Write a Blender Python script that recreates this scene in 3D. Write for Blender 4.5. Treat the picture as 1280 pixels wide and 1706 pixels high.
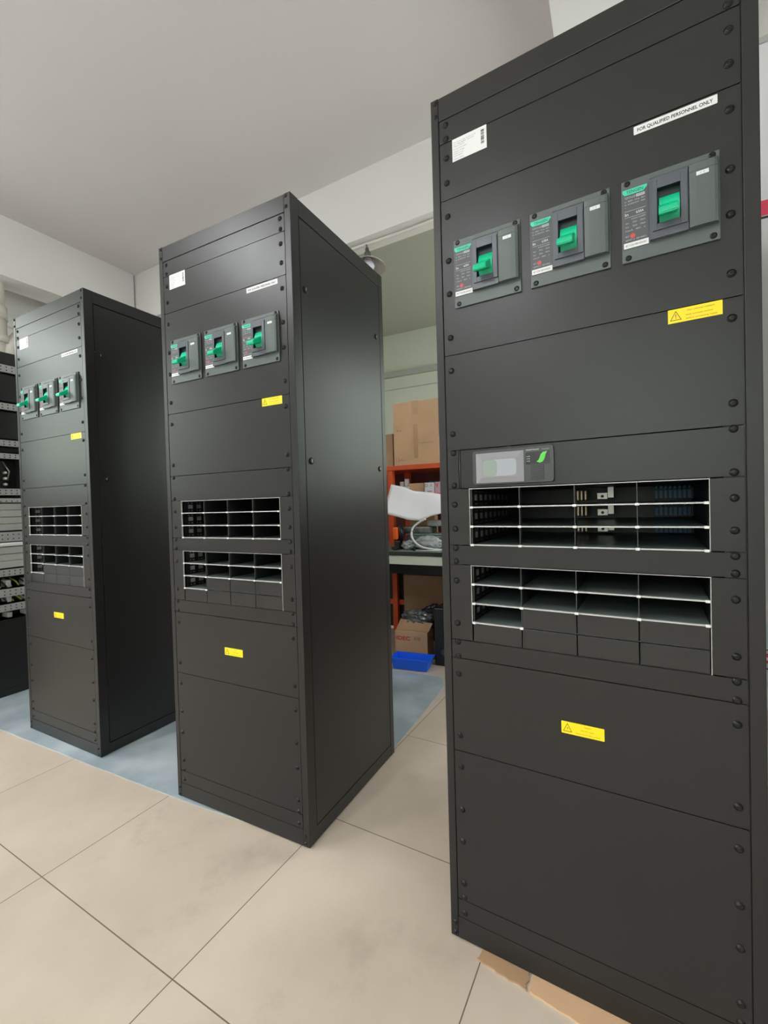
import bpy, bmesh, math, random
from mathutils import Vector, Matrix, noise
random.seed(7)
for o in list(bpy.data.objects): bpy.data.objects.remove(o)
sc = bpy.context.scene
col = sc.collection

# ------------------------------------------------------------------ camera
cam = bpy.data.cameras.new('camera'); camo = bpy.data.objects.new('camera', cam); col.objects.link(camo)
cam.sensor_fit = 'HORIZONTAL'; cam.sensor_width = 36.0; cam.lens = 747.15*36/1280; cam.clip_start = 0.02
yaw, pitch, roll = 0.48147, -0.01831, -0.02759
f = Vector((-math.sin(yaw)*math.cos(pitch), math.cos(yaw)*math.cos(pitch), math.sin(pitch)))
r = Vector((math.cos(yaw), math.sin(yaw), 0)); u = r.cross(f)
R_ = math.cos(roll)*r + math.sin(roll)*u; U_ = -math.sin(roll)*r + math.cos(roll)*u
m = Matrix((R_, U_, -f)).transposed().to_4x4(); m.translation = Vector((1.45514, -1.08459, 1.05674))
camo.matrix_world = m
sc.camera = camo

# ------------------------------------------------------------------ exposure, world, lights
sc.view_settings.view_transform = 'Standard'; sc.view_settings.look = 'None'
sc.view_settings.gamma = 1.0; sc.view_settings.exposure = 1.38
sc.view_settings.use_curve_mapping = False
PANEL = 36.0       # emission strength of the ceiling light panels
SKY = 4.5          # daylight strength

w = bpy.data.worlds.new('world'); sc.world = w; w.use_nodes = True
nt = w.node_tree; nt.nodes.clear()
out = nt.nodes.new('ShaderNodeOutputWorld'); bg = nt.nodes.new('ShaderNodeBackground')
tc = nt.nodes.new('ShaderNodeTexCoord'); sp = nt.nodes.new('ShaderNodeSeparateXYZ'); cr = nt.nodes.new('ShaderNodeValToRGB')
nt.links.new(tc.outputs['Generated'], sp.inputs[0]); nt.links.new(sp.outputs['Z'], cr.inputs[0])
cr.color_ramp.elements[0].position = 0.0; cr.color_ramp.elements[0].color = (0.46, 0.50, 0.46, 1)
cr.color_ramp.elements[1].position = 0.42; cr.color_ramp.elements[1].color = (0.96, 1.0, 1.0, 1)
e = cr.color_ramp.elements.new(0.16); e.color = (0.31, 0.37, 0.32, 1)
e = cr.color_ramp.elements.new(0.03); e.color = (0.34, 0.39, 0.34, 1)
nt.links.new(cr.outputs[0], bg.inputs[0]); bg.inputs[1].default_value = SKY
nt.links.new(bg.outputs[0], out.inputs[0])

def portal(name, loc, rot, sx, sy):
    l = bpy.data.lights.new(name, 'AREA'); l.shape = 'RECTANGLE'; l.size = sx; l.size_y = sy
    l.cycles.is_portal = True
    o = bpy.data.objects.new(name, l); col.objects.link(o); o.location = loc; o.rotation_euler = rot
WL = (-2.6, -0.55, 1.3, 2.95)     # left wall window y0,y1,z0,z1
WF = (0.35, 1.85, 1.0, 2.5)       # front wall window x0,x1,z0,z1
WR = (2.0, 3.9, 1.15, 2.45)       # right wall window of the rear bay y0,y1,z0,z1
WQ = (0.95, 1.62, 0.9, 2.5)         # unseen right wall window, added to light the passage and bench fronts
portal('daylight_left', (-3.46, (WL[0]+WL[1])/2, (WL[2]+WL[3])/2), (0, -math.pi/2, 0), WL[3]-WL[2], WL[1]-WL[0])
portal('daylight_rear', (2.11, (WR[0]+WR[1])/2, (WR[2]+WR[3])/2), (0, math.pi/2, 0), WR[3]-WR[2], WR[1]-WR[0])
portal('fill_daylight_passage', (2.11, (WQ[0]+WQ[1])/2, (WQ[2]+WQ[3])/2), (0, math.pi/2, 0), WQ[3]-WQ[2], WQ[1]-WQ[0])
portal('daylight_front', ((WF[0]+WF[1])/2, -4.16, (WF[2]+WF[3])/2), (math.pi/2, 0, 0), WF[1]-WF[0], WF[3]-WF[2])

# ------------------------------------------------------------------ helpers
def srgb(r, g, b):
    t = []
    for c in (r, g, b):
        c /= 255.0
        t.append(c/12.92 if c <= 0.04045 else ((c+0.055)/1.055)**2.4)
    return tuple(t)

def mat(name, c, rough=0.5, metal=0.0, spec=0.5, bump=0.0, bscale=60, var=0.0, vscale=3.0, emit=None, es=0, trans=0, alpha=1, coat=0, c2=None):
    m = bpy.data.materials.new(name); m.use_nodes = True
    n = m.node_tree; b = n.nodes['Principled BSDF']
    b.inputs['Base Color'].default_value = (*c, 1); b.inputs['Roughness'].default_value = rough
    b.inputs['Metallic'].default_value = metal; b.inputs['Specular IOR Level'].default_value = spec
    b.inputs['Transmission Weight'].default_value = trans; b.inputs['Alpha'].default_value = alpha
    b.inputs['Coat Weight'].default_value = coat
    if emit: b.inputs['Emission Color'].default_value = (*emit, 1); b.inputs['Emission Strength'].default_value = es
    t = n.nodes.new('ShaderNodeTexCoord')
    if var > 0:
        x = n.nodes.new('ShaderNodeTexNoise'); x.inputs['Scale'].default_value = vscale; x.inputs['Detail'].default_value = 6
        n.links.new(t.outputs['Object'], x.inputs['Vector'])
        k = n.nodes.new('ShaderNodeValToRGB')
        c2_ = c2 or tuple(v*(1-var) for v in c)
        k.color_ramp.elements[0].color = (*c2_, 1); k.color_ramp.elements[0].position = 0.35
        k.color_ramp.elements[1].color = (*c, 1); k.color_ramp.elements[1].position = 0.65
        n.links.new(x.outputs['Fac'], k.inputs[0]); n.links.new(k.outputs[0], b.inputs['Base Color'])
    if bump > 0:
        x = n.nodes.new('ShaderNodeTexNoise'); x.inputs['Scale'].default_value = bscale; x.inputs['Detail'].default_value = 3
        n.links.new(t.outputs['Object'], x.inputs['Vector'])
        bp = n.nodes.new('ShaderNodeBump'); bp.inputs['Strength'].default_value = bump; bp.inputs['Distance'].default_value = 0.001
        n.links.new(x.outputs['Fac'], bp.inputs['Height']); n.links.new(bp.outputs[0], b.inputs['Normal'])
    return m

M = {}
M['black'] = mat('black_powder_coat', (0.0190, 0.0192, 0.0190), 0.32, bump=0.10, bscale=900, spec=0.36)
M['black_in'] = mat('black_interior_steel', (0.012, 0.013, 0.013), 0.40)
M['shelf_in'] = mat('dark_shelf_plate', (0.17, 0.21, 0.20), 0.30, metal=0.15)
M['filler'] = mat('glossy_filler_plate', (0.016, 0.018, 0.019), 0.22, spec=0.5)
M['screw'] = mat('black_screw', (0.018, 0.018, 0.02), 0.28, metal=0.6)
M['lip'] = mat('aluminium_lip', srgb(188, 188, 188), 0.42, metal=0.15)
M['tab'] = mat('white_plastic_tab', srgb(228, 228, 226), 0.5)
M['brk'] = mat('breaker_grey_plastic', srgb(84, 92, 91), 0.42, bump=0.08, bscale=500)
M['brk2'] = mat('breaker_slate_plastic', srgb(82, 86, 94), 0.38)
M['hole'] = mat('breaker_slot_dark', srgb(20, 36, 38), 0.5)
M['green'] = mat('green_toggle_plastic', srgb(0, 192, 142), 0.33)
M['logo'] = mat('green_logo_print', srgb(60, 205, 170), 0.45)
M['logo_dk'] = mat('dark_green_print', srgb(10, 105, 90), 0.5)
M['plate'] = mat('dark_rating_plate', srgb(80, 83, 86), 0.5)
M['white'] = mat('white_sticker', srgb(226, 226, 228), 0.5)
M['grey_ink'] = mat('pale_grey_print', srgb(175, 180, 180), 0.5)
M['ink'] = mat('black_ink', srgb(40, 40, 42), 0.6)
M['mid_ink'] = mat('grey_ink', srgb(125, 128, 130), 0.6)
M['red_ink'] = mat('red_print', srgb(205, 75, 72), 0.5)
M['yellow'] = mat('yellow_label', srgb(252, 222, 10), 0.45)
M['brown_ink'] = mat('brown_print', srgb(120, 90, 10), 0.5)
M['film'] = mat('clear_film_tray', srgb(140, 140, 147), 0.14, spec=0.8)
M['disp_g'] = mat('display_green_grey', srgb(140, 152, 146), 0.2)
M['disp_l'] = mat('display_lavender', srgb(160, 164, 172), 0.2)
M['leaf'] = mat('leaf_green_print', srgb(90, 205, 75), 0.4)
M['bezel'] = mat('controller_bezel', (0.045, 0.05, 0.048), 0.4)
M['steel'] = mat('zinc_steel', srgb(200, 198, 192), 0.32, metal=0.8)
M['copper'] = mat('tinned_copper', srgb(215, 190, 165), 0.3, metal=0.7)
M['blue'] = mat('blue_connector', srgb(50, 120, 165), 0.35)
M['teal'] = mat('clear_teal_cap', srgb(95, 175, 180), 0.3)
M['wall'] = mat('painted_wall', srgb(228, 227, 226), 0.85, bump=0.15, bscale=40, var=0.03, vscale=1.3)
M['ceil'] = mat('painted_ceiling', srgb(222, 219, 219), 0.9, bump=0.1, bscale=30, var=0.03, vscale=0.8)
M['bwhite'] = mat('right_beam_white', srgb(246, 246, 248), 0.8)  # whiter than the wall colour, used on the right beam only
M['gceil'] = mat('shade_tinted_ceiling', srgb(176, 179, 166), 0.9, var=0.03, vscale=1.0)  # ceiling colour darkened and greened to carry the rear bay's shade
M['gwall'] = mat('pale_green_wall', srgb(206, 212, 196), 0.85, bump=0.15, bscale=40, var=0.03, vscale=1.5)
M['trim'] = mat('wall_trim', srgb(170, 172, 166), 0.7)
M['frame_al'] = mat('window_aluminium', srgb(190, 190, 190), 0.4, metal=0.4)
M['mat'] = mat('blue_grey_vinyl', srgb(184, 195, 198), 0.45, var=0.35, vscale=3.2, c2=srgb(132, 147, 157), bump=0.1, bscale=25)
M['orange'] = mat('orange_painted_steel', srgb(222, 88, 34), 0.45, var=0.15, vscale=9)
M['orange2'] = mat('orange_plastic', srgb(250, 105, 30), 0.4)
M['card'] = mat('corrugated_cardboard', srgb(212, 174, 136), 0.85, var=0.12, vscale=5, bump=0.2, bscale=30)
M['card2'] = mat('aged_cardboard', srgb(176, 142, 108), 0.85, var=0.15, vscale=5)
M['tape'] = mat('packing_tape', srgb(184, 146, 102), 0.3)
M['slab'] = mat('dark_worktop', srgb(48, 52, 50), 0.5)
M['esd'] = mat('green_bench_mat', srgb(120, 142, 130), 0.45)
M['cream'] = mat('pale_green_rail', srgb(222, 230, 212), 0.5)
M['pvc'] = mat('white_pvc', srgb(214, 210, 202), 0.45)
M['foam'] = mat('white_foam_sheet', srgb(246, 246, 250), 0.7, bump=0.3, bscale=12)
M['bag'] = mat('grey_antistatic_bag', srgb(132, 136, 134), 0.25, var=0.4, vscale=18, c2=srgb(84, 90, 90), metal=0.1)
M['bag2'] = mat('clear_bag_plastic', srgb(178, 182, 182), 0.25, var=0.3, vscale=14, c2=srgb(140, 146, 146))
M['blackp'] = mat('black_plastic', (0.012, 0.012, 0.013), 0.4)
M['binb'] = mat('blue_bin_plastic', srgb(25, 105, 245), 0.4)
M['redbrown'] = mat('dark_red_panel', srgb(98, 44, 36), 0.6, var=0.3, vscale=12)
M['lav'] = mat('lavender_cap', srgb(176, 168, 205), 0.5)
M['holes'] = mat('hole_dark', (0.01, 0.01, 0.01), 0.8)
M['strip'] = mat('perforated_strip_grey', srgb(172, 174, 174), 0.45, metal=0.2)
M['drawer'] = mat('grey_module_face', srgb(176, 178, 174), 0.5, var=0.08, vscale=6)
M['wire'] = mat('yellow_green_wire', srgb(160, 180, 40), 0.45)
M['bulb'] = mat('frosted_bulb', srgb(208, 210, 224), 0.3)
M['shade'] = mat('enamel_shade', srgb(200, 196, 194), 0.25, metal=0.6)
M['socket'] = mat('grey_socket', srgb(86, 86, 82), 0.5)
M['red'] = mat('red_poster_print', srgb(232, 70, 100), 0.5)
M['pink'] = mat('pink_poster_print', srgb(205, 170, 182), 0.5)
M['cyan'] = mat('pale_cyan_poster_print', srgb(196, 224, 224), 0.5)
M['tube'] = mat('lit_tube', (0.9, 0.9, 0.9), 0.4, emit=(0.96, 0.98, 1.0), es=PANEL)

# glass pane: mostly clear, reflects by fresnel
g = bpy.data.materials.new('window_glass'); g.use_nodes = True; n = g.node_tree; n.nodes.clear()
o_ = n.nodes.new('ShaderNodeOutputMaterial'); tr = n.nodes.new('ShaderNodeBsdfTransparent'); gl = n.nodes.new('ShaderNodeBsdfGlossy'); gl.inputs['Roughness'].default_value = 0.03
mx = n.nodes.new('ShaderNodeMixShader'); mx.inputs[0].default_value = 0.06
n.links.new(tr.outputs[0], mx.inputs[1]); n.links.new(gl.outputs[0], mx.inputs[2]); n.links.new(mx.outputs[0], o_.inputs[0])
M['glass'] = g

# floor tiles: 0.597 m grid with grout lines, rotated like the real ones
def floor_mat():
    m = bpy.data.materials.new('beige_porcelain_tiles'); m.use_nodes = True; n = m.node_tree; b = n.nodes['Principled BSDF']
    g = n.nodes.new('ShaderNodeNewGeometry'); mp = n.nodes.new('ShaderNodeMapping'); mp.vector_type = 'TEXTURE'
    mp.inputs['Location'].default_value = (0.549, -0.441, 0); mp.inputs['Rotation'].default_value = (0, 0, -0.035)
    mp.inputs['Scale'].default_value = (0.597, 0.593, 1)
    n.links.new(g.outputs['Position'], mp.inputs[0])
    s = n.nodes.new('ShaderNodeSeparateXYZ'); n.links.new(mp.outputs[0], s.inputs[0])
    def math_(op, a, bb=None):
        k = n.nodes.new('ShaderNodeMath'); k.operation = op
        for i, v in enumerate((a, bb)):
            if v is None: continue
            if isinstance(v, (int, float)): k.inputs[i].default_value = v
            else: n.links.new(v, k.inputs[i])
        return k.outputs[0]
    ds = []
    for ax in ('X', 'Y'):
        fr = math_('FRACT', math_('ADD', s.outputs[ax], 0.5)); ds.append(math_('ABSOLUTE', math_('SUBTRACT', fr, 0.5)))
    dmin = math_('MINIMUM', ds[0], ds[1]); line = math_('LESS_THAN', dmin, 0.0024)
    fx = math_('FLOOR', s.outputs['X']); fy = math_('FLOOR', s.outputs['Y'])
    cmb = n.nodes.new('ShaderNodeCombineXYZ'); n.links.new(fx, cmb.inputs[0]); n.links.new(fy, cmb.inputs[1])
    wn = n.nodes.new('ShaderNodeTexWhiteNoise'); wn.noise_dimensions = '3D'; n.links.new(cmb.outputs[0], wn.inputs['Vector'])
    x = n.nodes.new('ShaderNodeTexNoise'); x.inputs['Scale'].default_value = 2.2; x.inputs['Detail'].default_value = 7; x.inputs['Roughness'].default_value = 0.55
    n.links.new(g.outputs['Position'], x.inputs['Vector'])
    k = n.nodes.new('ShaderNodeValToRGB'); k.color_ramp.elements[0].position = 0.3; k.color_ramp.elements[1].position = 0.7
    k.color_ramp.elements[0].color = (*srgb(188, 174, 156), 1); k.color_ramp.elements[1].color = (*srgb(208, 195, 177), 1)
    add = math_('ADD', x.outputs['Fac'], math_('MULTIPLY', math_('SUBTRACT', wn.outputs['Value'], 0.5), 0.12))
    n.links.new(add, k.inputs[0])
    # grey scuffs
    y = n.nodes.new('ShaderNodeTexNoise'); y.inputs['Scale'].default_value = 3.1; y.inputs['Detail'].default_value = 9; y.inputs['Roughness'].default_value = 0.7
    n.links.new(g.outputs['Position'], y.inputs['Vector'])
    sr = n.nodes.new('ShaderNodeValToRGB'); sr.color_ramp.elements[0].position = 0.56; sr.color_ramp.elements[1].position = 0.78
    sr.color_ramp.elements[0].color = (0, 0, 0, 1); sr.color_ramp.elements[1].color = (.45, .45, .45, 1); n.links.new(y.outputs['Fac'], sr.inputs[0])
    m1 = n.nodes.new('ShaderNodeMixRGB'); n.links.new(sr.outputs[0], m1.inputs[0]); n.links.new(k.outputs[0], m1.inputs[1]); m1.inputs[2].default_value = (*srgb(138, 126, 112), 1)
    m2 = n.nodes.new('ShaderNodeMixRGB'); n.links.new(line, m2.inputs[0]); n.links.new(m1.outputs[0], m2.inputs[1]); m2.inputs[2].default_value = (*srgb(112, 98, 86), 1)
    n.links.new(m2.outputs[0], b.inputs['Base Color'])
    b.inputs['Roughness'].default_value = 0.42; b.inputs['Specular IOR Level'].default_value = 0.35
    return m
M['floor'] = floor_mat()

class MB:
    def __init__(s): s.bm = bmesh.new(); s.mats = []
    def mi(s, m):
        if m not in s.mats: s.mats.append(m)
        return s.mats.index(m)
    def merge(s, t, m, smooth=False):
        i = s.mi(m); vm = {}
        for v in t.verts: vm[v] = s.bm.verts.new(v.co)
        for f_ in t.faces:
            try: n_ = s.bm.faces.new([vm[v] for v in f_.verts]); n_.material_index = i; n_.smooth = smooth or f_.smooth
            except ValueError: pass
        t.free()
    def box(s, x0, x1, y0, y1, z0, z1, m='black', bev=0.0, seg=2):
        t = bmesh.new(); bmesh.ops.create_cube(t, size=1)
        for v in t.verts: v.co = Vector(((x0+x1)/2+v.co.x*(x1-x0), (y0+y1)/2+v.co.y*(y1-y0), (z0+z1)/2+v.co.z*(z1-z0)))
        if bev > 0: bmesh.ops.bevel(t, geom=t.edges[:], offset=bev, segments=seg, affect='EDGES', profile=0.5)
        s.merge(t, m); return s
    def prism(s, pts, y0, y1, m, axis='y', bev=0.0):
        # polygon in (x,z) extruded along y (or the given axis)
        t = bmesh.new()
        def P(a, b, c): return {'y': Vector((a, c, b)), 'x': Vector((c, a, b)), 'z': Vector((a, b, c))}[axis]
        A = [t.verts.new(P(a, b, y0)) for a, b in pts]; B = [t.verts.new(P(a, b, y1)) for a, b in pts]
        t.faces.new(A); t.faces.new(B[::-1]); k = len(pts)
        for i in range(k): t.faces.new((A[i], B[i], B[(i+1) % k], A[(i+1) % k]))
        bmesh.ops.recalc_face_normals(t, faces=t.faces[:])
        if bev > 0: bmesh.ops.bevel(t, geom=t.edges[:], offset=bev, segments=2, affect='EDGES')
        s.merge(t, m); return s
    def rrect(s, x0, x1, z0, z1, rad, y0, y1, m, axis='y', k=5):
        pts = []
        for cx, cz, a0 in ((x1-rad, z1-rad, 0), (x0+rad, z1-rad, 90), (x0+rad, z0+rad, 180), (x1-rad, z0+rad, 270)):
            for i in range(k+1):
                a = math.radians(a0+90*i/k); pts.append((cx+rad*math.cos(a), cz+rad*math.sin(a)))
        return s.prism(pts, y0, y1, m, axis)
    def lathe(s, prof, m, origin=(0, 0, 0), axis=(0, 0, 1), seg=24, smooth=True):
        t = bmesh.new(); q = Vector((0, 0, 1)).rotation_difference(Vector(axis)); rings = []
        for r_, h in prof:
            rings.append([t.verts.new(Vector(origin)+q @ Vector((r_*math.cos(2*math.pi*i/seg), r_*math.sin(2*math.pi*i/seg), h))) for i in range(seg)])
        for a, b in zip(rings, rings[1:]):
            for i in range(seg):
                f_ = t.faces.new((a[i], a[(i+1) % seg], b[(i+1) % seg], b[i])); f_.smooth = smooth
        t.faces.new(rings[0][::-1]); t.faces.new(rings[-1])
        bmesh.ops.remove_doubles(t, verts=t.verts[:], dist=1e-6)
        bmesh.ops.recalc_face_normals(t, faces=t.faces[:])
        s.merge(t, m); return s
    def tube(s, pts, rad, m, seg=10):
        t = bmesh.new(); rings = []; pts = [Vector(p) for p in pts]; up = Vector((0.13, 0.21, 1)).normalized()
        for i, p in enumerate(pts):
            d = (pts[min(i+1, len(pts)-1)]-pts[max(i-1, 0)]).normalized()
            a = d.cross(up).normalized(); b = d.cross(a)
            rr = rad[i] if isinstance(rad, (list, tuple)) else rad
            rings.append([t.verts.new(p+rr*(math.cos(2*math.pi*k/seg)*a+math.sin(2*math.pi*k/seg)*b)) for k in range(seg)])
        for a, b in zip(rings, rings[1:]):
            for i in range(seg): f_ = t.faces.new((a[i], a[(i+1) % seg], b[(i+1) % seg], b[i])); f_.smooth = True
        t.faces.new(rings[0][::-1]); t.faces.new(rings[-1])
        bmesh.ops.recalc_face_normals(t, faces=t.faces[:]); s.merge(t, m); return s
    def blob(s, cx, cy, cz, rx, ry, rz, m, amp=0.25, fr=3.0, seed=0, sub=4, flat=None):
        t = bmesh.new(); bmesh.ops.create_icosphere(t, subdivisions=sub, radius=1)
        for v in t.verts:
            d = noise.noise(v.co*fr+Vector((seed, seed*2, 0)))*amp + abs(noise.noise(v.co*fr*2.7+Vector((0, seed, 5))))*amp*0.7
            p = v.co*(1+d); v.co = Vector((cx+p.x*rx, cy+p.y*ry, cz+p.z*rz))
            if flat is not None and v.co.z < flat: v.co.z = flat
        for f_ in t.faces: f_.smooth = False
        s.merge(t, m); return s
    def text(s, body, x, z, h, m, w=None, y=0.0, center=False, mapf=None, bold=0):
        me = text_mesh(body, bold)
        if me is None: return s
        vs = [v.co.copy() for v in me.vertices]
        if not vs: return s
        x0 = min(v.x for v in vs); x1 = max(v.x for v in vs); ym = 0.72
        sy = h/ym; sx = (w/(x1-x0)) if w else sy
        W = (x1-x0)*sx
        i = s.mi(m); nv = []
        for v in vs:
            a = x+(v.x-x0)*sx-(W/2 if center else 0); b = z+v.y*sy
            nv.append(s.bm.verts.new(mapf(a, b) if mapf else Vector((a, y, b))))
        for p in me.polygons:
            try: f_ = s.bm.faces.new([nv[k] for k in p.vertices]); f_.material_index = i
            except ValueError: pass
        return s
    def mesh(s, name):
        me = bpy.data.meshes.new(name); s.bm.normal_update(); s.bm.to_mesh(me); s.bm.free()
        for m_ in s.mats: me.materials.append(M[m_])
        return me
    def build(s, name, parent=None, loc=None, rz=0):
        return place(s.mesh(name), name, parent, loc, rz)

_tm = {}
def text_mesh(body, bold=0):
    if (body, bold) not in _tm:
        c = bpy.data.curves.new('t', 'FONT'); c.body = body; c.size = 1.0; c.resolution_u = 3; c.offset = bold
        o = bpy.data.objects.new('t', c); col.objects.link(o)
        bpy.context.view_layer.update()
        dg = bpy.context.evaluated_depsgraph_get()
        _tm[(body, bold)] = bpy.data.meshes.new_from_object(o.evaluated_get(dg))
        bpy.data.objects.remove(o)
    return _tm[(body, bold)]

def place(me, name, parent=None, loc=None, rz=0):
    o = bpy.data.objects.new(name, me); col.objects.link(o)
    if parent is not None: o.parent = parent
    if loc is not None: o.location = loc
    if rz: o.rotation_euler = (0, 0, rz)
    return o
def empty(name, loc=(0, 0, 0), rz=0, label=None, cat=None, group=None):
    o = bpy.data.objects.new(name, None); col.objects.link(o); o.location = loc; o.rotation_euler = (0, 0, rz); o.empty_display_size = 0.1
    if label: tag(o, label, cat, group)
    return o
def tag(o, label, cat, group=None):
    o['label'] = label; o['category'] = cat
    if group: o['group'] = group
    return o
def struct(o): o['kind'] = 'structure'; return o

# ------------------------------------------------------------------ the room
ZC, ZB = 3.30, 2.85
RX0, RX1, RY0, RY1 = -3.3, 1.95, -4.0, 4.3
rm = -0.035
struct(MB().box(RX0-.2, RX1+.2, RY0-.2, RY1+.2, -0.1, 0.0, 'floor').build('floor'))
struct(MB().box(RX0-.2, RX1+.2, RY0-.2, RY1+.2, ZC, ZC+.1, 'ceil').build('ceiling'))
b = MB(); b.box(RX0-.2, RX1+.2, RY1, RY1+.15, 0, ZC, 'gwall'); struct(b.build('wall_back'))
b = MB(); ya = RY0
for (y0, y1, z0, z1) in (WQ, WR):
    b.box(RX1, RX1+.15, ya, y0, 0, ZC, 'wall'); b.box(RX1, RX1+.15, y0, y1, 0, z0, 'wall'); b.box(RX1, RX1+.15, y0, y1, z1, ZC, 'wall'); ya = y1
b.box(RX1, RX1+.15, ya, RY1, 0, ZC, 'wall')
struct(b.build('wall_right'))
t_ = .05
for nm, (y0, y1, z0, z1) in (('window_3', WR), ('fill_window', WQ)):  # the second frame belongs to the added light opening
    wb = MB()
    for a0, a1, c0, c1 in ((y0, y1, z0, z0+t_), (y0, y1, z1-t_, z1), (y0, y0+t_, z0, z1), (y1-t_, y1, z0, z1), ((y0+y1)/2-.03, (y0+y1)/2+.03, z0, z1)):
        wb.box(RX1+.04, RX1+.1, a0, a1, c0, c1, 'frame_al')
    w3 = struct(wb.build(nm)); MB().box(RX1+.069, RX1+.075, y0+.02, y1-.02, z0+.02, z1-.02, 'glass').build('pane', w3)
b = MB()
y0, y1, z0, z1 = WL
b.box(RX0-.15, RX0, RY0, RY1, 0, z0, 'wall'); b.box(RX0-.15, RX0, RY0, RY1, z1, ZC, 'wall')
b.box(RX0-.15, RX0, RY0, y0, z0, z1, 'wall'); b.box(RX0-.15, RX0, y1, RY1, z0, z1, 'wall')
struct(b.build('wall_left'))
wb = MB()
t_ = .05
for a0, a1, c0, c1 in ((y0, y1, z0, z0+t_), (y0, y1, z1-t_, z1), (y0, y0+t_, z0, z1), (y1-t_, y1, z0, z1), ((y0+y1)/2-.03, (y0+y1)/2+.03, z0, z1)):
    wb.box(RX0-.1, RX0-.04, a0, a1, c0, c1, 'frame_al')
w1 = struct(wb.build('window_1')); MB().box(RX0-.075, RX0-.069, y0+.02, y1-.02, z0+.02, z1-.02, 'glass').build('pane', w1)
b = MB(); x0, x1, z0, z1 = WF
b.box(RX0-.15, RX1+.15, RY0-.15, RY0, 0, z0, 'wall'); b.box(RX0-.15, RX1+.15, RY0-.15, RY0, z1, ZC, 'wall')
b.box(RX0-.15, x0, RY0-.15, RY0, z0, z1, 'wall'); b.box(x1, RX1+.15, RY0-.15, RY0, z0, z1, 'wall')
struct(b.build('wall_front'))
wb = MB()
for a0, a1, c0, c1 in ((x0, x1, z0, z0+t_), (x0, x1, z1-t_, z1), (x0, x0+t_, z0, z1), (x1-t_, x1, z0, z1), ((x0+x1)/2-.03, (x0+x1)/2+.03, z0, z1)):
    wb.box(a0, a1, RY0-.1, RY0-.04, c0, c1, 'frame_al')
w2 = struct(wb.build('window_2')); MB().box(x0+.02, x1-.02, RY0-.075, RY0-.069, z0+.02, z1-.02, 'glass').build('pane', w2)

# concrete beams below the ceiling slab
def beam(name, pts, m='wall'):
    b = MB(); b.prism(pts, ZB, ZC, m, axis='z'); return struct(b.build(name))
beam('trim_1', [(-3.3, 1.70), (-3.3, 1.86), (1.95, 1.665), (1.95, 1.50)])
beam('trim_2', [(-2.64, -4.0), (-2.60, 1.66), (-2.85, 1.67), (-2.89, -4.0)])
beam('trim_3', [(1.27, -4.0), (1.262, 1.53), (1.95, 1.505), (1.95, -4.0)], 'bwhite')
struct(MB().box(RX0, RX1, 1.86, RY1, ZC-.012, ZC, 'gceil').build('rear_shade_panel'))  # thin panel added under the slab, rear bay shade in its colour
struct(MB().box(RX0, RX1, RY1-.05, RY1, 2.72, 2.79, 'trim').build('trim_4'))
struct(MB().box(RX0, RX1, RY1-.008, RY1, 2.562, 2.572, 'trim').build('trim_5'))
struct(MB().box(RX0, RX0+.06, 0.3, RY1, 2.70, 2.76, 'wall').build('trim_6'))

# flat ceiling light panels behind the camera: one mirrored in the cabinets, one added for brightness
def panel_light(x, y, lx, ly, label):
    t = empty('ceiling_light', (x, y, ZC), 0, label, 'ceiling light', 'flat square lights on the ceiling')
    MB().box(-lx/2-.02, lx/2+.02, -ly/2-.02, ly/2+.02, -.035, -.001, 'white', .004).build('housing', t)
    MB().box(-lx/2, lx/2, -ly/2, ly/2, -.038, -.034, 'tube').build('diffuser', t)
panel_light(-1.30, -2.02, .42, .42, 'flat square white ceiling light in line with the middle cabinet, towards the left window')
panel_light(0.0, -3.3, .42, .42, 'unseen flat square white ceiling light nearest the front wall, added for overall brightness')

# ------------------------------------------------------------------ floor mat
b = MB(); b.prism([(-1.70, -0.055), (-1.26, -0.036), (-0.5, -0.024), (0.02, -0.012), (0.59, 0.02), (0.575, 0.9), (0.555, 1.33), (0.50, 1.44), (-1.70, 1.40)], 0.0, 0.003, 'mat', axis='z')
tag(b.build('floor_mat'), 'blue-grey scuffed vinyl sheet on the tiles under the two farther black cabinets', 'floor mat')

# ------------------------------------------------------------------ power cabinets
H, D, W = 1.999, 0.588, 0.600
PL, PR = 0.0205, 0.5745
S = dict(s1=1.9436, s2=1.8895, s3=1.7585, s4=1.3990, s5=1.1765, o1=1.0869, o2=0.9545, o3=0.9090, o4=0.7309, s8=0.6870, s9=0.4640, s10=0.1020, s11=0.0570)
CACHE = {}
def cached(key, fn):
    if key not in CACHE: CACHE[key] = fn()
    return CACHE[key]

def m_screw():
    b = MB(); r_ = 0.0058
    b.lathe([(r_*1.25, 0), (r_*1.25, .0008), (r_, .001), (r_*.95, .0026), (r_*.6, .0036), (r_*.25, .0038)], 'screw', axis=(0, -1, 0), seg=14)
    b.box(-.0032, .0032, -.0043, -.0036, -.0006, .0006, 'holes'); b.box(-.0006, .0006, -.0043, -.0036, -.0032, .0032, 'holes')
    return b.mesh('panel_screw')
def m_small_screw():
    b = MB(); r_ = 0.0042
    b.lathe([(r_*1.3, 0), (r_*1.3, .0006), (r_, .0008), (r_*.8, .0018), (r_*.5, .002), (r_*.4, .001)], 'screw', axis=(0, -1, 0), seg=14)
    return b.mesh('breaker_screw')
def m_lock():
    b = MB(); b.lathe([(.011, 0), (.011, .002), (.009, .004), (.004, .004), (.003, .002)], 'screw', axis=(1, 0, 0), seg=16)
    b.box(.003, .005, -.001, .001, -.005, .005, 'steel'); return b.mesh('panel_lock')

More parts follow.
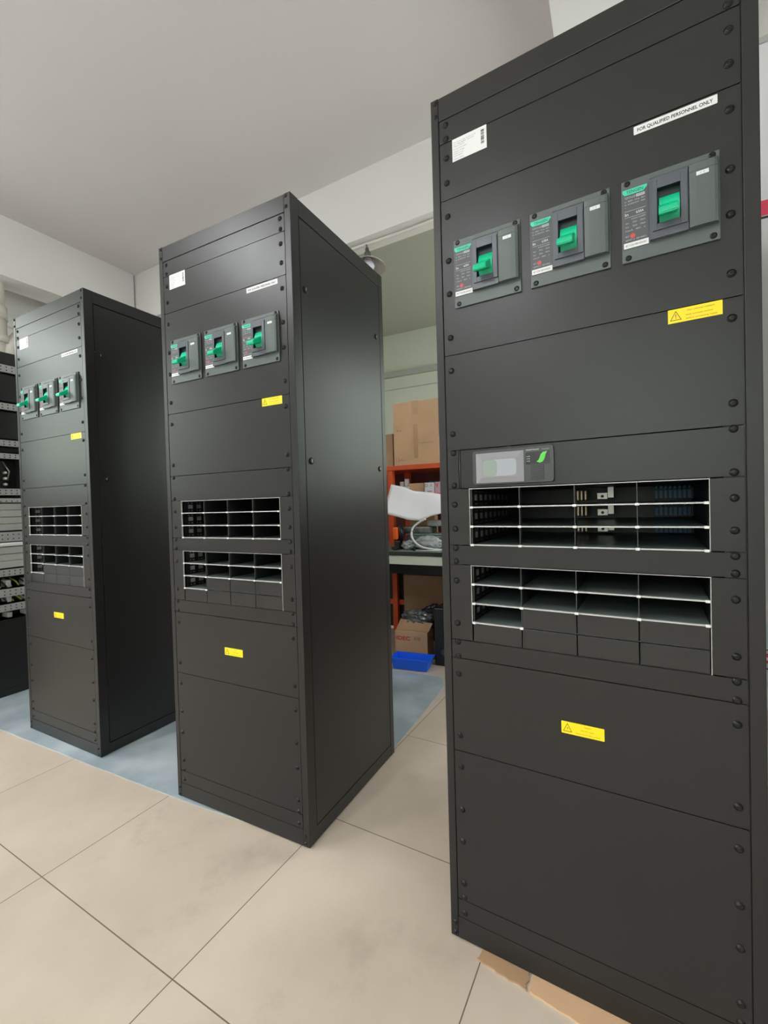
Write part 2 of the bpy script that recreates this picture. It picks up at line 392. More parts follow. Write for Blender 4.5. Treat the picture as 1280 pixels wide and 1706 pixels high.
def breaker_body():
    b = MB(); w, h = .1515, .1536
    b.box(0, w, -.004, .0, 0, h, 'brk', .0009)                                    # flange
    u0, u1, v0, v1 = .0500, .1040, .0400, .1310; a0, a1, c0, c1 = .0578, .0937, .0510, .1150
    for q in ((.0460, a0, .0270, .1365), (a1, .1050, .0270, .1365), (a0, a1, .0270, c0), (a0, a1, c1, .1365)): b.box(q[0], q[1], -.0130, -.0035, q[2], q[3], 'brk2')   # centre block
    for q in ((u0, a0, v0, v1), (a1, u1, v0, v1), (a0, a1, v0, c0), (a0, a1, c1, v1)): b.box(q[0], q[1], -.0160, -.0125, q[2], q[3], 'brk2', .0006)   # raised frame
    b.box(a0-.001, a1+.001, -.0052, -.0042, c0-.001, c1+.001, 'hole')
    for q in ((a0-.0006, a0+.0002, c0, c1), (a1-.0002, a1+.0006, c0, c1), (a0, a1, c0-.0006, c0+.0002), (a0, a1, c1-.0002, c1+.0006)): b.box(q[0], q[1], -.0155, -.0042, q[2], q[3], 'hole')
    # right accessory cover, gently crowned
    pts = [(.1065, -.0035), (.1065, -.0150), (.1160, -.0157), (.1330, -.0157), (.1430, -.0150), (.1480, -.0125), (.1500, -.0035)]
    b.prism(pts, .0280, .1235, 'brk', axis='z'); b.prism(pts, .1240, .1365, 'brk', axis='z')
    b.box(.1170, .1350, -.0162, -.0150, .1142, .1208, 'white', .0003)
    b.text('1 2', .1232, .1158, .003, 'mid_ink', w=.006, y=-.01635)
    # top edge sloping back to the flange
    b.prism([(-.0035, .1362), (-.0128, .1362), (-.0045, .1440), (-.0035, .1440)], .0460, .1490, 'brk', axis='x')
    return b.mesh('breaker_body')
def breaker_handle():
    b = MB(); a0, a1 = .0610, .0925
    arc = [(-.0050, .0550)]
    for i in range(9):
        t = i/8; arc.append((-.0075-.0075*math.sin(math.pi*t), .0550+t*(.1005-.0550)))
    arc.append((-.0050, .1005))
    b.prism(arc, a0, a1, 'green', axis='x')
    # lever, drooping a little at its rounded tip
    b.prism([(-.010, .0660), (-.0185, .0625), (-.030, .0555), (-.044, .0505), (-.0475, .0520), (-.0490, .0570), (-.0475, .0625), (-.044, .0650), (-.030, .0725), (-.018, .0810), (-.010, .0880)], a0-.0012, a1-.0040, 'green', axis='x', bev=.0012)
    return b.mesh('toggle_handle')
def breaker_label():
    b = MB(); b.box(.0015, .0445, -.0048, -.0039, .0250, .1375, 'plate')
    y = -.0049
    b.prism([(.0020, .1364), (.0425, .1364), (.0425, .1330), (.0365, .1262), (.0055, .1262), (.0020, .1312)], -.0052, -.0047, 'logo')
    b.text('TENGEN', .0085, .1285, .0055, 'logo_dk', w=.0275, y=-.0053, bold=.02)
    b.box(.0245, .0385, -.0052, -.0047, .1185, .1235, 'grey_ink')
    b.text('TGM1N-630', .0050, .1190, .0042, 'grey_ink', w=.0185, y=y)
    b.text('L/3300', .0262, .1200, .0026, 'plate', w=.0105, y=-.0053)
    for z, t, ww in ((.1130, 'Ui  800V  Uimp  8kV', .034), (.1075, 'Ue  AC400V/415V   50Hz', .034), (.1020, '~', .003)):
        b.text(t, .0050, z, .0028, 'grey_ink', w=ww, y=y)
    b.box(.0048, .0400, -.0051, -.0047, .0955, .0960, 'grey_ink'); b.box(.0048, .0400, -.0051, -.0047, .0838, .0843, 'grey_ink')
    b.text('In', .0056, .0872, .0058, 'white', w=.0055, y=y); b.text('630A', .0240, .0880, .0048, 'white', w=.0125, y=y)
    for z, t, xx, ww in ((.0785, 'AC415V AC690V', .0160, .0235), (.0722, 'Icu', .0065, .0050), (.0722, '35kA', .0180, .0075), (.0722, '10kA', .0305, .0085),
                         (.0650, 'Ics', .0065, .0050), (.0650, '25kA', .0180, .0075), (.0650, '10kA', .0305, .0085), (.0580, 'Cat.A   40C   x', .0060, .0330),
                         (.0470, 'IEC', .0060, .0065), (.0400, '60947-2', .0060, .0150), (.0400, 'GB14048.2', .0235, .0165)):
        b.text(t, xx, z, .0030, 'grey_ink', w=ww, y=y)
    b.lathe([(.0042, 0), (.0042, .0004)], 'red_ink', origin=(.0180, -.0047, .0482), axis=(0, -1, 0), seg=18)
    return b.mesh('rating_label')
def breaker_sticker():
    b = MB(); b.box(.0030, .0437, -.0056, -.0046, .0258, .0362, 'white'); b.text('8CYZ81BRARK8C', .0060, .0292, .0036, 'ink', w=.0345, y=-.0057); return b.mesh('serial_sticker')

def perforated_wall(x, y0, y1, z0, z1, m='black_in'):
    """steel side wall of a slot row with two rows of large and small openings"""
    b = MB(); h = z1-z0; n_ = 8; L = (y1-y0)/n_; t = .0012
    b.box(x, x+t, y0, y1, z0, z0+h*.10, m); b.box(x, x+t, y0, y1, z1-h*.10, z1, m)
    b.box(x, x+t, y0, y1, z0+h*.20, z0+h*.34, m); b.box(x, x+t, y0, y1, z1-h*.30, z1-h*.20, m)
    for i in range(n_):
        yy = y0+i*L
        b.box(x, x+t, yy, yy+L*.42, z0, z1, m)
        for za, zb in ((z0, z0+h*.22), (z1-h*.22, z1)): b.box(x, x+t, yy+L*.6, yy+L*.75, za, zb, m)
    b.box(x, x+t, y1, .44, z0, z1, m)
    return b

def subrack_meshes():
    """cells, 4 columns, rows of 1U"""
    cols = [.0743+i*(.5224-.0743)/4 for i in range(5)]
    return cols
COLS = [.0743+i*(.5224-.0743)/4 for i in range(5)]

def m_bezel(ztop, zbot, zo0, zo1):
    b = MB()
    b.box(PL, COLS[0]-.002, .001, .004, zbot+.001, ztop-.001, 'black', .0006)
    b.box(COLS[4]+.002, PR, .001, .004, zbot+.001, ztop-.001, 'black', .0006)
    # box of the subrack: top, sides, back
    b.box(COLS[0]-.004, COLS[4]+.004, .004, .45, ztop-.0015, ztop-.0003, 'black_in')
    b.box(COLS[4]+.0012, COLS[4]+.0035, .004, .45, zbot, ztop-.002, 'black_in')
    b.box(COLS[0]-.0016, COLS[0]-.0006, .012, .45, zbot, ztop-.002, 'drawer')
    b.box(COLS[0]-.004, COLS[4]+.004, .45, .452, zbot, ztop, 'black_in')
    b.box(COLS[0]-.004, COLS[4]+.004, .004, .45, zbot-.0012, zbot, 'black_in')
    return b.mesh('bezel')
def m_lips(rows):
    b = MB()
    for (z, c0, c1) in rows: b.box(COLS[c0]-.0012, COLS[c1]+.0012, -.0015, .006, z-.0014, z+.0014, 'lip', .0004)
    return b.mesh('shelf_lip')

def cabinet(loc, rz, label, kind):
    t = empty('power_cabinet', loc, rz, label, 'equipment cabinet', 'tall black power cabinets')
    def F():
        b = MB(); z0 = .005; bv = .0014
        for (a, c) in ((0, .0187), (.5765, W)):
            b.box(a, c, 0, .0385, z0, H, 'black', bv); b.box(a, c, D-.03, D, z0, H, 'black', bv)
        b.box(.0189, .5763, .0004, .035, S['s1']+.001, H-.001, 'black', bv)             # front head rail
        b.box(.0189, .5763, .0004, .035, z0, S['s11']-.001, 'black', bv)              # front plinth
        b.box(.0187, .5765, D-.03, D-.001, S['s1'], H-.001, 'black', bv); b.box(.0187, .5765, D-.03, D-.001, z0, .052, 'black', bv)
        for a, c in ((0.0005, .0187), (.5765, W-.0005)):
            b.box(a, c, .0385, D-.03, 1.947, H-.0005, 'black', bv); b.box(a, c, .0385, D-.03, z0, .050, 'black', bv)
        # 19 inch rails behind the panels
        for a, c in ((.0187, .050), (.545, .5765)): b.box(a, c, .006, .010, S['s11'], S['s1'], 'black_in')
        b.box(.0187, .5765, .035, D-.03, H-.006, H-.003, 'black')
        b.box(.0187, .5765, .035, D-.03, .012, .014, 'black_in')
        return b.mesh('cabinet_frame')
    place(cached('frame', F), 'cabinet_frame', t)
    # side panels with locks
    for k, x in enumerate((W-.004, .001)):
        sp_ = place(cached('side', lambda: MB().box(0, .003, .0412, .5565, .053, 1.9440, 'black', .001).mesh('side_panel')), 'side_panel', t, (x, 0, 0))
        for yy, zz in ((.063, 1.732), (.525, 1.731), (.068, 1.198), (.527, 1.199), (.066, .40), (.527, .40)):
            if zz < .5: continue
            lk = place(cached('lock', m_lock), 'panel_lock', sp_, (.003 if k == 0 else 0, yy, zz))
            if k: lk.scale = (-1, 1, 1)
    place(cached('back', lambda: MB().box(.0187, .5765, D-.006, D-.004, .052, S['s1'], 'black', .0005).mesh('back_panel')), 'back_panel', t)
    # front blanking panels
    def panel(za, zb, key, front=.0010, th=.0025):
        def f_():
            b = MB()
            b.rrect(PL, PR, zb+.0010, za-.0010, .003, front, front+th, 'black', k=3); return b.mesh('blank_panel')
        return place(cached(key, f_), 'blank_panel', t)
    panel(S['s1'], S['s2'], 'p1'); panel(S['s2'], S['s3'], 'p2')
    pb = panel(S['s3'], S['s4'], 'p3'); pb.name = 'breaker_panel'
    panel(S['s4'], S['s5'], 'p4')
    if kind != 'A': panel(S['s5'], S['o1'], 'p5')
    panel(S['o2'], S['o3'], 'p6'); panel(S['o4'], S['s8'], 'p7'); panel(S['s8'], S['s9'], 'p8'); panel(S['s9'], S['s10'], 'p9'); panel(S['s10'], S['s11'], 'p10')
    # screws
    zs = [1.930, 1.8987, 1.8548, 1.7975, 1.7205, 1.6185, 1.5417, 1.4402, 1.363, 1.2157, 1.171, 1.095, 1.050, .993, .948, .917, .871, .770, .7255, .692, .649, .5015, .426, .323, .2455, .1438, .102+.006, .0712]
    for z in zs:
        for x in (.0362, .5592):
            place(cached('screw', m_screw), 'panel_screw', t, (x, .001, z))
    for x in (.0115, .5845):
        for z in (1.9940-.004, 1.9590, .0400, .0110+.004):
            s_ = place(cached('screw', m_screw), 'frame_screw', t, (x, 0, z)); s_.scale = (.8, .8, .8)
    # circuit breakers
    for x in (.0503, .2219, .3931):
        cb = place(cached('brk', breaker_body), 'circuit_breaker', t, (x, .001, 1.5033))
        place(cached('brkh', breaker_handle), 'toggle_handle', cb)['label'] = 'bright green toggle handle'
        place(cached('brkl', breaker_label), 'rating_label', cb)
        place(cached('brks', breaker_sticker), 'serial_sticker', cb)
        for a, c in ((.0098, .1475), (.1410, .1475), (.1415, .0080), (.0105, .0080)):
            place(cached('sscrew', m_small_screw), 'breaker_screw', cb, (a, -.004, c))
    # stickers
    def white_sticker():
        b = MB(); b.box(.0518, .1326, .0003, .0010, 1.8387, 1.8890, 'white'); y = .0001
        rowz = [1.8790, 1.8745, 1.8700, 1.8640, 1.8585, 1.8535, 1.8485, 1.8420]
        txt = ['Power System  Type  No. 241115.100', 'Input voltage 380/400V   3Ph+N+PE', 'Frequency 45-66 Hz', 'AC input current 3x630A', 'Output voltage', 'Output current', 'Serial number', 'Made in China']
        for z, s_, w_ in zip(rowz, txt, (.052, .048, .026, .032, .026, .024, .022, .024)): b.text(s_, .0550, z, .0026, 'mid_ink', w=w_, y=y)
        z = 1.8508; random.seed(3)
        while z < 1.8825:
            h = random.choice((.0006, .0010, .0016)); b.box(.1197, .1270, y, .0004, z, z+h, 'ink'); z += h+random.choice((.0005, .0008, .0014))
        return b.mesh('rating_sticker')
    place(cached('ws', white_sticker), 'rating_sticker', t)
    def qual():
        b = MB(); b.rrect(.4153, .5430, 1.7392, 1.7545, .0012, .0002, .0010, 'white'); b.text('FOR QUALIFIED PERSONNEL ONLY', .4212, 1.7436, .0062, 'ink', w=.1155, y=.0001, bold=.025); return b.mesh('personnel_label')
    place(cached('q', qual), 'personnel_label', t)['label'] = 'white label reading FOR QUALIFIED PERSONNEL ONLY'
    def tri(b, x0, x1, z0, z1, sym):
        cx = (x0+x1)/2; k = .0014
        b.prism([(x0, z0), (x1, z0), (x1-k*1.4, z0+k*.9), (x0+k*1.4, z0+k*.9)], .0000, .0003, 'brown_ink')
        b.prism([(x0, z0), (x0+k*1.4, z0+k*.9), (cx, z1-k*1.7), (cx, z1)], .0000, .0003, 'brown_ink'); b.prism([(x1, z0), (cx, z1), (cx, z1-k*1.7), (x1-k*1.4, z0+k*.9)], .0000, .0003, 'brown_ink')
        if sym == '!': b.box(cx-.0006, cx+.0006, 0, .0003, z0+.0052, z0+.0115, 'brown_ink'); b.box(cx-.0006, cx+.0006, 0, .0003, z0+.0028, z0+.0041, 'brown_ink')
        else: b.prism([(cx+.0010, z0+.0115), (cx-.0016, z0+.0068), (cx+.0004, z0+.0072), (cx-.0006, z0+.0028), (cx+.0018, z0+.0084), (cx-.0002, z0+.0080)], 0, .0003, 'brown_ink')
    def yel():
        b = MB(); b.box(.4652, .5462, .0003, .0010, 1.3733, 1.3983, 'yellow'); tri(b, .4682, .4864, 1.3776, 1.3952, '!')
        b.text('HIGH LEAKAGE CURRENT', .4944, 1.3912, .0026, 'brown_ink', w=.0410, y=.0001)
        b.text('Earth connection essential', .4932, 1.3834, .0026, 'brown_ink', w=.0390, y=.0001); b.text('before connecting supply', .4932, 1.3768, .0026, 'brown_ink', w=.0458, y=.0001); return b.mesh('leakage_label')
    place(cached('y1', yel), 'leakage_label', t)['label'] = 'yellow HIGH LEAKAGE CURRENT label with warning triangle'
    def yel2():
        b = MB(); b.rrect(.2642, .3460, .5643, .5895, .001, .0003, .0010, 'yellow'); tri(b, .2671, .2851, .5687, .5867, 'z')
        b.text('WARNING', .3081, .5832, .0022, 'brown_ink', w=.0135, y=.0001); b.text('Dual AC supply', .3015, .5756, .0024, 'brown_ink', w=.0260, y=.0001)
        b.text('Disconnect both before servicing', .2922, .5682, .0024, 'brown_ink', w=.0455, y=.0001); return b.mesh('shock_warning_label')
    dy = {'A': 0, 'B': -.004, 'C': .012}[kind]
    place(cached('y2', yel2), 'shock_warning_label', t, (0, 0, dy))['label'] = 'yellow label with lightning triangle'
    # power shelves with empty slots
    u = (S['o1']-S['o2'])/3
    s1 = place(cached('bz1', lambda: m_bezel(S['o1'], S['o2'], 0, 0)), 'power_shelf', t)
    v = (S['o3']-S['o4'])/4
    s2 = place(cached('bz2', lambda: m_bezel(S['o3'], S['o4'], 0, 0)), 'power_shelf', t)
    def lip(p, z, c0, c1, th=.0028):
        place(cached(('lip', c0, c1, th), lambda: MB().box(COLS[c0]-.0012, COLS[c1]+.0012, -.0010, .006, -th/2, th/2, 'lip', .0003).mesh('slot_lip')), 'slot_lip', p, (0, 0, z))
    def plate(p, z, c0, c1):
        place(cached(('pl', c0, c1), lambda: MB().box(COLS[c0], COLS[c1], .006, .449, -.0006, .0006, 'shelf_in').mesh('slot_floor')), 'slot_floor', p, (0, 0, z))
    def tabs(p, z, cs):
        for c in cs:
            place(cached('tab', lambda: MB().box(-.0036, .0036, -.0026, .003, -.0026, .0022, 'tab', .0004).mesh('slot_tab')), 'slot_tab', p, (COLS[c]+(0.0035 if c == 0 else -.0035 if c == 4 else 0), 0, z))
    def upright(p, c, z0, z1, deep):
        place(cached(('up', round(z1-z0, 3), deep), lambda: MB().box(-.0007, .0007, .0005, .008, 0, z1-z0, 'bezel').box(-.0005, .0005, .008, deep, .004, z1-z0-.002, 'black_in').mesh('slot_divider')), 'slot_divider', p, (COLS[c], 0, z0))
    lip(s1, S['o1']-.0015, 0, 4, .0016)
    for i in (1, 2, 3):
        z = S['o1']-i*u+(.0016 if i == 3 else 0); lip(s1, z, 0, 4); tabs(s1, z, range(5)); plate(s1, z, 0, 4)
    for c in (1, 2, 3): upright(s1, c, S['o2'], S['o1'], .02 if kind == 'A' else .30)
    for p, rows, top, st in ((s1, 3, S['o1'], u), (s2, 3, S['o3'], v)):
        for i in range(rows):
            place(cached(('pw', round(st, 4)), lambda: perforated_wall(0, .010, .30, .002, st-.002).mesh('perforated_side')), 'perforated_side', p, (COLS[0]+.001, 0, top-(i+1)*st))
        for x in (COLS[0]-.0008, COLS[4]+.0008):
            pass
    for p, x, z0, z1 in ((s1, COLS[0]-.0014, S['o2'], S['o1']), (s1, COLS[4]+.0014, S['o2'], S['o1']), (s2, COLS[0]-.0014, S['o3']-3*v, S['o3']), (s2, COLS[4]+.0014, S['o4'], S['o3'])):
        place(cached(('edge', round(z1-z0, 3)), lambda: MB().box(-.0006, .0006, -.0005, .004, 0, z1-z0, 'trim').mesh('edge_strip')), 'edge_strip', p, (x, 0, z0))
    lip(s2, S['o3']-.0012, 0, 4, .0010)
    for i in (1, 2): lip(s2, S['o3']-i*v, 0, 4); tabs(s2, S['o3']-i*v, range(5)); plate(s2, S['o3']-i*v, 0, 4)
    lip(s2, S['o3']-3*v, 0, 1); tabs(s2, S['o3']-3*v, (0, 1)); plate(s2, S['o3']-3*v, 0, 4)
    for c in (1, 2, 3): upright(s2, c, S['o3']-2*v, S['o3'], .44)
    upright(s2, 1, S['o3']-3*v, S['o3']-2*v, .44)
    for (i, c) in ((2, 1), (2, 2), (2, 3), (3, 0), (3, 1), (3, 2), (3, 3)):
        place(cached('fil', lambda: MB().box(.0010, COLS[1]-COLS[0]-.0010, .0015, .004, .0010, v-.0012, 'filler', .0006).mesh('filler_plate')), 'filler_plate', s2, (COLS[c], 0, S['o3']-(i+1)*v))
    # what shows inside the upper shelf
    def block():
        b = MB(); b.box(0, .088, .0, .03, 0, .030, 'blackp')
        for k in range(8):
            b.box(.004+k*.0102, .0115+k*.0102, -.010, .0, .002, .024, 'blue', .001); b.lathe([(.003, 0), (.0035, .006), (.002, .010)], 'teal', origin=(.0078+k*.0102, -.010, .026), axis=(0, -.4, 1), seg=8)
        return b.mesh('terminal_block')
    def bracket():
        b = MB(); b.box(0, .026, 0, .002, 0, .016, 'steel', .001); b.box(0, .026, 0, .05, .015, .017, 'steel'); b.lathe([(.004, 0), (.004, .001)], 'blackp', origin=(.013, -.0001, .008), axis=(0, -1, 0), seg=12)
        b.box(.026, .040, .004, .006, .004, .034, 'steel'); return b.mesh('metal_bracket')
    def fingers():
        b = MB()
        for k in range(3): b.box(k*.010, k*.010+.007, 0, .015, 0, .028, 'copper', .002)
        return b.mesh('contact_finger')
    if kind == 'A':
        for i in range(3):
            zf = S['o1']-(i+1)*u
            place(cached('blk', block), 'terminal_block', s1, (.436, .39, zf+.006))
            place(cached('brc', bracket), 'metal_bracket', s1, (.305, .36, zf+.010))
            place(cached('fin', fingers), 'contact_finger', s1, (.250, .38, zf+.008))
    else:
        for i in range(3):
            zf = S['o1']-(i+1)*u
            place(cached('brs', lambda: MB().box(0, .008, 0, .002, 0, .010, 'steel').mesh('metal_bracket')), 'metal_bracket', s1, (.345, .30, zf+.018))
    if kind == 'A':
        b = MB()
        b.box(PL, .0478, .001, .0035, S['o1']+.001, S['s5']-.001, 'black', .0005)
        b.box(.0535, PR, .001, .0035, S['o1']+.001, S['s5']-.001, 'black', .0005)
        cm = b.build('controller_panel', t)
        MB().tube([(.0506, .002, 1.090), (.0506, .002, 1.174)], .0016, 'bezel', 10).build('hinge', cm)
        cb = MB(); cb.rrect(.0850, .2605, 1.0942, 1.1700, .006, -.006, .001, 'bezel')
        cb.box(.2035, .2525, -.0066, -.0055, 1.1325, 1.1583, 'filler', .0003)
        cb.box(.2142, .2412, -.0064, -.0055, 1.0990, 1.1303, 'blackp', .0003)
        for k in range(9): cb.box(.2150, .2405, -.0070, -.0060, 1.1005+k*.0033, 1.1020+k*.0033, 'bezel')
        cb.text('SMARTPACK', .2045, 1.1620, .0026, 'white', w=.0270, y=-.0063); cb.text('Touch', .2370, 1.1620, .0024, 'grey_ink', w=.0150, y=-.0063)
        for k in range(3): cb.box(.2058, .2080, -.0069, -.0064, 1.1385+k*.0050, 1.1400+k*.0050, 'grey_ink'); cb.box(.2095, .2125, -.0069, -.0064, 1.1385+k*.0050, 1.1400+k*.0050, 'grey_ink')
        c_ = cb.build('controller_bezel', cm)
        MB().prism([(.2480, 1.1578), (.2400, 1.1570), (.2350, 1.1520), (.2325, 1.1450), (.2300, 1.1400), (.2262, 1.1372), (.2330, 1.1345), (.2390, 1.1365), (.2430, 1.1430), (.2450, 1.1510)], -.0074, -.0064, 'leaf').build('leaf_emblem', cm)['label'] = 'bright green leaf-shaped emblem'
        # display under its clear protective tray
        d = MB(); o = (.0932, .1998, 1.0969, 1.1637); q = (.1080, .1870, 1.1085, 1.1510)
        ring_o = [(o[0], o[2]), (o[1], o[2]), (o[1], o[3]), (o[0], o[3])]; ring_i = [(q[0], q[2]), (q[1], q[2]), (q[1], q[3]), (q[0], q[3])]
        tb = bmesh.new(); A = [tb.verts.new((x, -.0068, z)) for x, z in ring_o]; Bv = [tb.verts.new((x, -.0115, z)) for x, z in ring_i]; C_ = [tb.verts.new((x, -.0058, z)) for x, z in ring_o]
        for i in range(4): tb.faces.new((A[i], A[(i+1) % 4], Bv[(i+1) % 4], Bv[i])); tb.faces.new((C_[i], C_[(i+1) % 4], A[(i+1) % 4], A[i]))
        tb.faces.new(Bv); tb.faces.new(C_[::-1]); bmesh.ops.recalc_face_normals(tb, faces=tb.faces[:]); d.merge(tb, 'film')
        d.rrect(.1110, .1850, 1.1112, 1.1475, .008, -.0121, -.0114, 'disp_l'); d.rrect(.1110, .1421, 1.1112, 1.1475, .008, -.0124, -.0116, 'disp_g')
        d.build('display_window', cm)
    return t

cabinet((1.07797, -0.06938, 0), -0.06176, 'nearest tall black power cabinet, at the right, with a display and green breaker handles', 'A')
cabinet((0, 0, 0.0), 0, 'middle tall black power cabinet, its long right side in view, on the mat edge', 'B')
cabinet((-1.12096, 0.03275, 0.0), -0.01415, 'farthest tall black power cabinet, at the left, standing fully on the blue-grey mat', 'C')

# ------------------------------------------------------------------ cardboard under the near cabinet
def ragged(pts, seed, amp=.004, n=9):
    random.seed(seed); o = []
    for (a, b_), (c, d_) in zip(pts, pts[1:]+pts[:1]):
        for i in range(n): t = i/n; o.append((a+(c-a)*t+random.uniform(-amp, amp), b_+(d_-b_)*t+random.uniform(-amp, amp)))
    return o
b = MB(); b.prism(ragged([(1.152, -.100), (1.262, -.117), (1.266, -.02), (1.165, -.02)], 1, .0025), 0.0, .004, 'card2', axis='z')
tag(b.build('cardboard_piece'), 'small torn cardboard scrap on the tiles under the nearest cabinet, farther to the left', 'cardboard', 'cardboard under the nearest cabinet')
b = MB(); b.prism(ragged([(1.269, -.118), (1.372, -.136), (1.66, -.19), (1.66, -.02), (1.270, -.02)], 2, .0015), 0.0, .004, 'card', axis='z')
tag(b.build('cardboard_piece'), 'long flat cardboard strip on the tiles sticking out under the nearest cabinet', 'cardboard', 'cardboard under the nearest cabinet')

# ------------------------------------------------------------------ open test rack at the far left (faces the aisle)
tr_ = empty('equipment_rack', (-1.71, 0.0, 0), 0, 'open rack of grey modules and wires with perforated strips, at the far left', 'equipment rack')
Y0, Y1 = -.26, .34
b = MB()
for yy in (Y0, Y1-.03): b.box(-.60, 0, yy, yy+.03, 0, 2.003, 'black', .002) if yy == Y0 else b.box(-.60, -.0, yy, yy+.03, 0, 2.003, 'black', .002)
b.box(-.60, 0, Y0, Y1, 1.932, 2.003, 'black', .002); b.box(-.60, -.59, Y0, Y1, 0, 1.99, 'black'); b.box(-.60, 0, Y0, Y1, 0, .04, 'black')
b.build('rack_frame', tr_)
MB().box(-.02, -.001, Y0+.03, Y1-.03, .04, .44, 'black', .002).build('lower_panel', tr_)
def m_strip(h):
    b = MB(); b.box(-.012, .001, Y0+.03, Y1-.03, 0, h, 'strip', .001)
    k = int(.52/.027)
    for i in range(k):
        yy = Y0+.045+i*.027
        for q in range(2 if h > .03 else 1):
            b.box(.0008, .0014, yy-.003, yy+.003, h*(.28+.44*q)-.003, h*(.28+.44*q)+.003, 'holes')
    return b
for z0, z1 in ((1.887, 1.930), (1.668, 1.706), (1.454, 1.490), (1.381, 1.412), (1.168, 1.206), (1.125, 1.150), (.896, .952), (.694, .734), (.575, .620), (.491, .531)):
    m_strip(z1-z0).build('perforated_strip', tr_, (0, 0, z0))
for z0, z1, m_ in ((1.720, 1.880, 'blackp'), (1.500, 1.660, 'blackp'), (1.420, 1.448, 'holes')):
    MB().box(-.30, -.02, Y0+.032, Y1-.032, z0, z1, m_, .003).build('black_module', tr_)
b = MB(); b.box(-.30, -.10, Y0+.032, Y1-.032, 1.210, 1.378, 'blackp')
for i in range(9):
    for j in range(3): b.lathe([(.008, 0), (.008, .03), (.004, .034)], 'pvc', origin=(-.10, -.15+i*.05 if j else -.15+i*.05, 1.235+j*.035), axis=(1, 0, 0), seg=10)
for i in range(4): b.tube([(-.08, -.12+i*.12, 1.37), (-.03, -.11+i*.12, 1.31), (-.08, -.10+i*.12, 1.26)], .004, 'steel')
b.build('connector_board', tr_)
for z0, z1, nb in ((.960, 1.120, 4), (.742, .865, 3)):
    b = MB(); h = (z1-z0)/nb
    for i in range(nb): b.box(-.30, -.004-.002*(i % 2), Y0+.032, Y1-.032, z0+i*h+.001, z0+(i+1)*h-.001, 'drawer', .003)
    b.build('grey_module', tr_)
MB().box(-.25, .004, Y0+.032, Y1-.032, .868, .891, 'white', .008).build('white_tray', tr_)
for z in (.625, .538, .448):
    b = MB(); random.seed(int(z*1000)); b.box(-.30, -.10, Y0+.032, Y1-.032, z, z+.060 if z > .5 else z+.035, 'blackp')
    for k in range(16):
        yy = Y0+.05+k*.033; zt = z+.05 if z > .5 else z+.03
        if z > .5: b.tube([(-.09, yy, zt), (-.03, yy+.01, z+.028), (-.02, yy+.02+random.uniform(-.01, .01), z+.008), (-.07, yy+.03, z+.004)], .0045, 'wire' if k % 3 else 'blackp')
    for k in range(6): b.box(-.09, -.02, Y0+.12+k*.09-.012, Y0+.12+k*.09+.012, z+.002, z+.045 if z > .5 else z+.032, 'drawer', .003)
    b.build('wiring_bundle', tr_)

# white pipe behind the rack
b = MB(); px, py = -2.78, .635
b.tube([(px, py, 2.60), (px, py, ZC)], .065, 'pvc', 20); b.tube([(px, py, 2.56), (px, py, 2.66)], .078, 'pvc', 20); b.tube([(px, py, 2.38), (px, py, 2.44)], .085, 'pvc', 20)
b.tube([(px, py, 0.0), (px, py, 2.60)], .072, 'pvc', 20)
b.tube([(px, py, 2.15), (px+.02, py+.08, 2.36), (px+.01, py+.16, 2.47)], .058, 'pvc', 16)
tag(b.build('drain_pipe'), 'white plastic drain pipe with a branch, rising above the open rack at the left', 'pipe')

# ------------------------------------------------------------------ lamp and its cable on the beam
b = MB(); cyy = 1.64
b.tube([(-1.2, cyy+.03, 2.842), (-.12, cyy, 2.840), (.25, cyy-.005, 2.838), (1.26, cyy-.07, 2.842)], .011, 'pvc', 10)
tag(b.build('cable_conduit'), 'thin white cable conduit along the underside of the ceiling beam', 'conduit')
ld = (0.04, -0.12, -1.0)
lp = empty('pendant_lamp', (-.039, 1.625, 2.828), 0, 'small lamp with flared metal shade and unlit bulb hanging from the beam', 'lamp')
b = MB(); b.tube([(0, 0, 0), (0.003, 0, -.03)], .005, 'socket', 8); b.lathe([(.010, 0), (.014, .012), (.013, .028), (.022, .034), (.024, .060), (.020, .068)], 'socket', origin=(.003, 0, -.022), axis=(.08, .02, -1), seg=18); b.build('socket', lp)
ax = Vector(ld).normalized(); o3 = Vector((.008, 0, -.088))
MB().lathe([(.016, 0), (.026, .018), (.030, .034)], 'pvc', origin=o3, axis=ax, seg=20).build('bulb_base', lp)
MB().lathe([(.030, .0), (.040, .012), (.046, .030), (.040, .048), (.024, .060), (.004, .065)], 'bulb', origin=o3+ax*.034, axis=ax, seg=24).build('bulb', lp)['label'] = 'round frosted unlit bulb'
MB().lathe([(.018, .002), (.022, .004), (.050, .026), (.088, .052), (.118, .074), (.120, .077), (.118, .078), (.087, .056), (.049, .030), (.020, .008)], 'shade', origin=o3, axis=ax, seg=36).build('lamp_shade', lp)

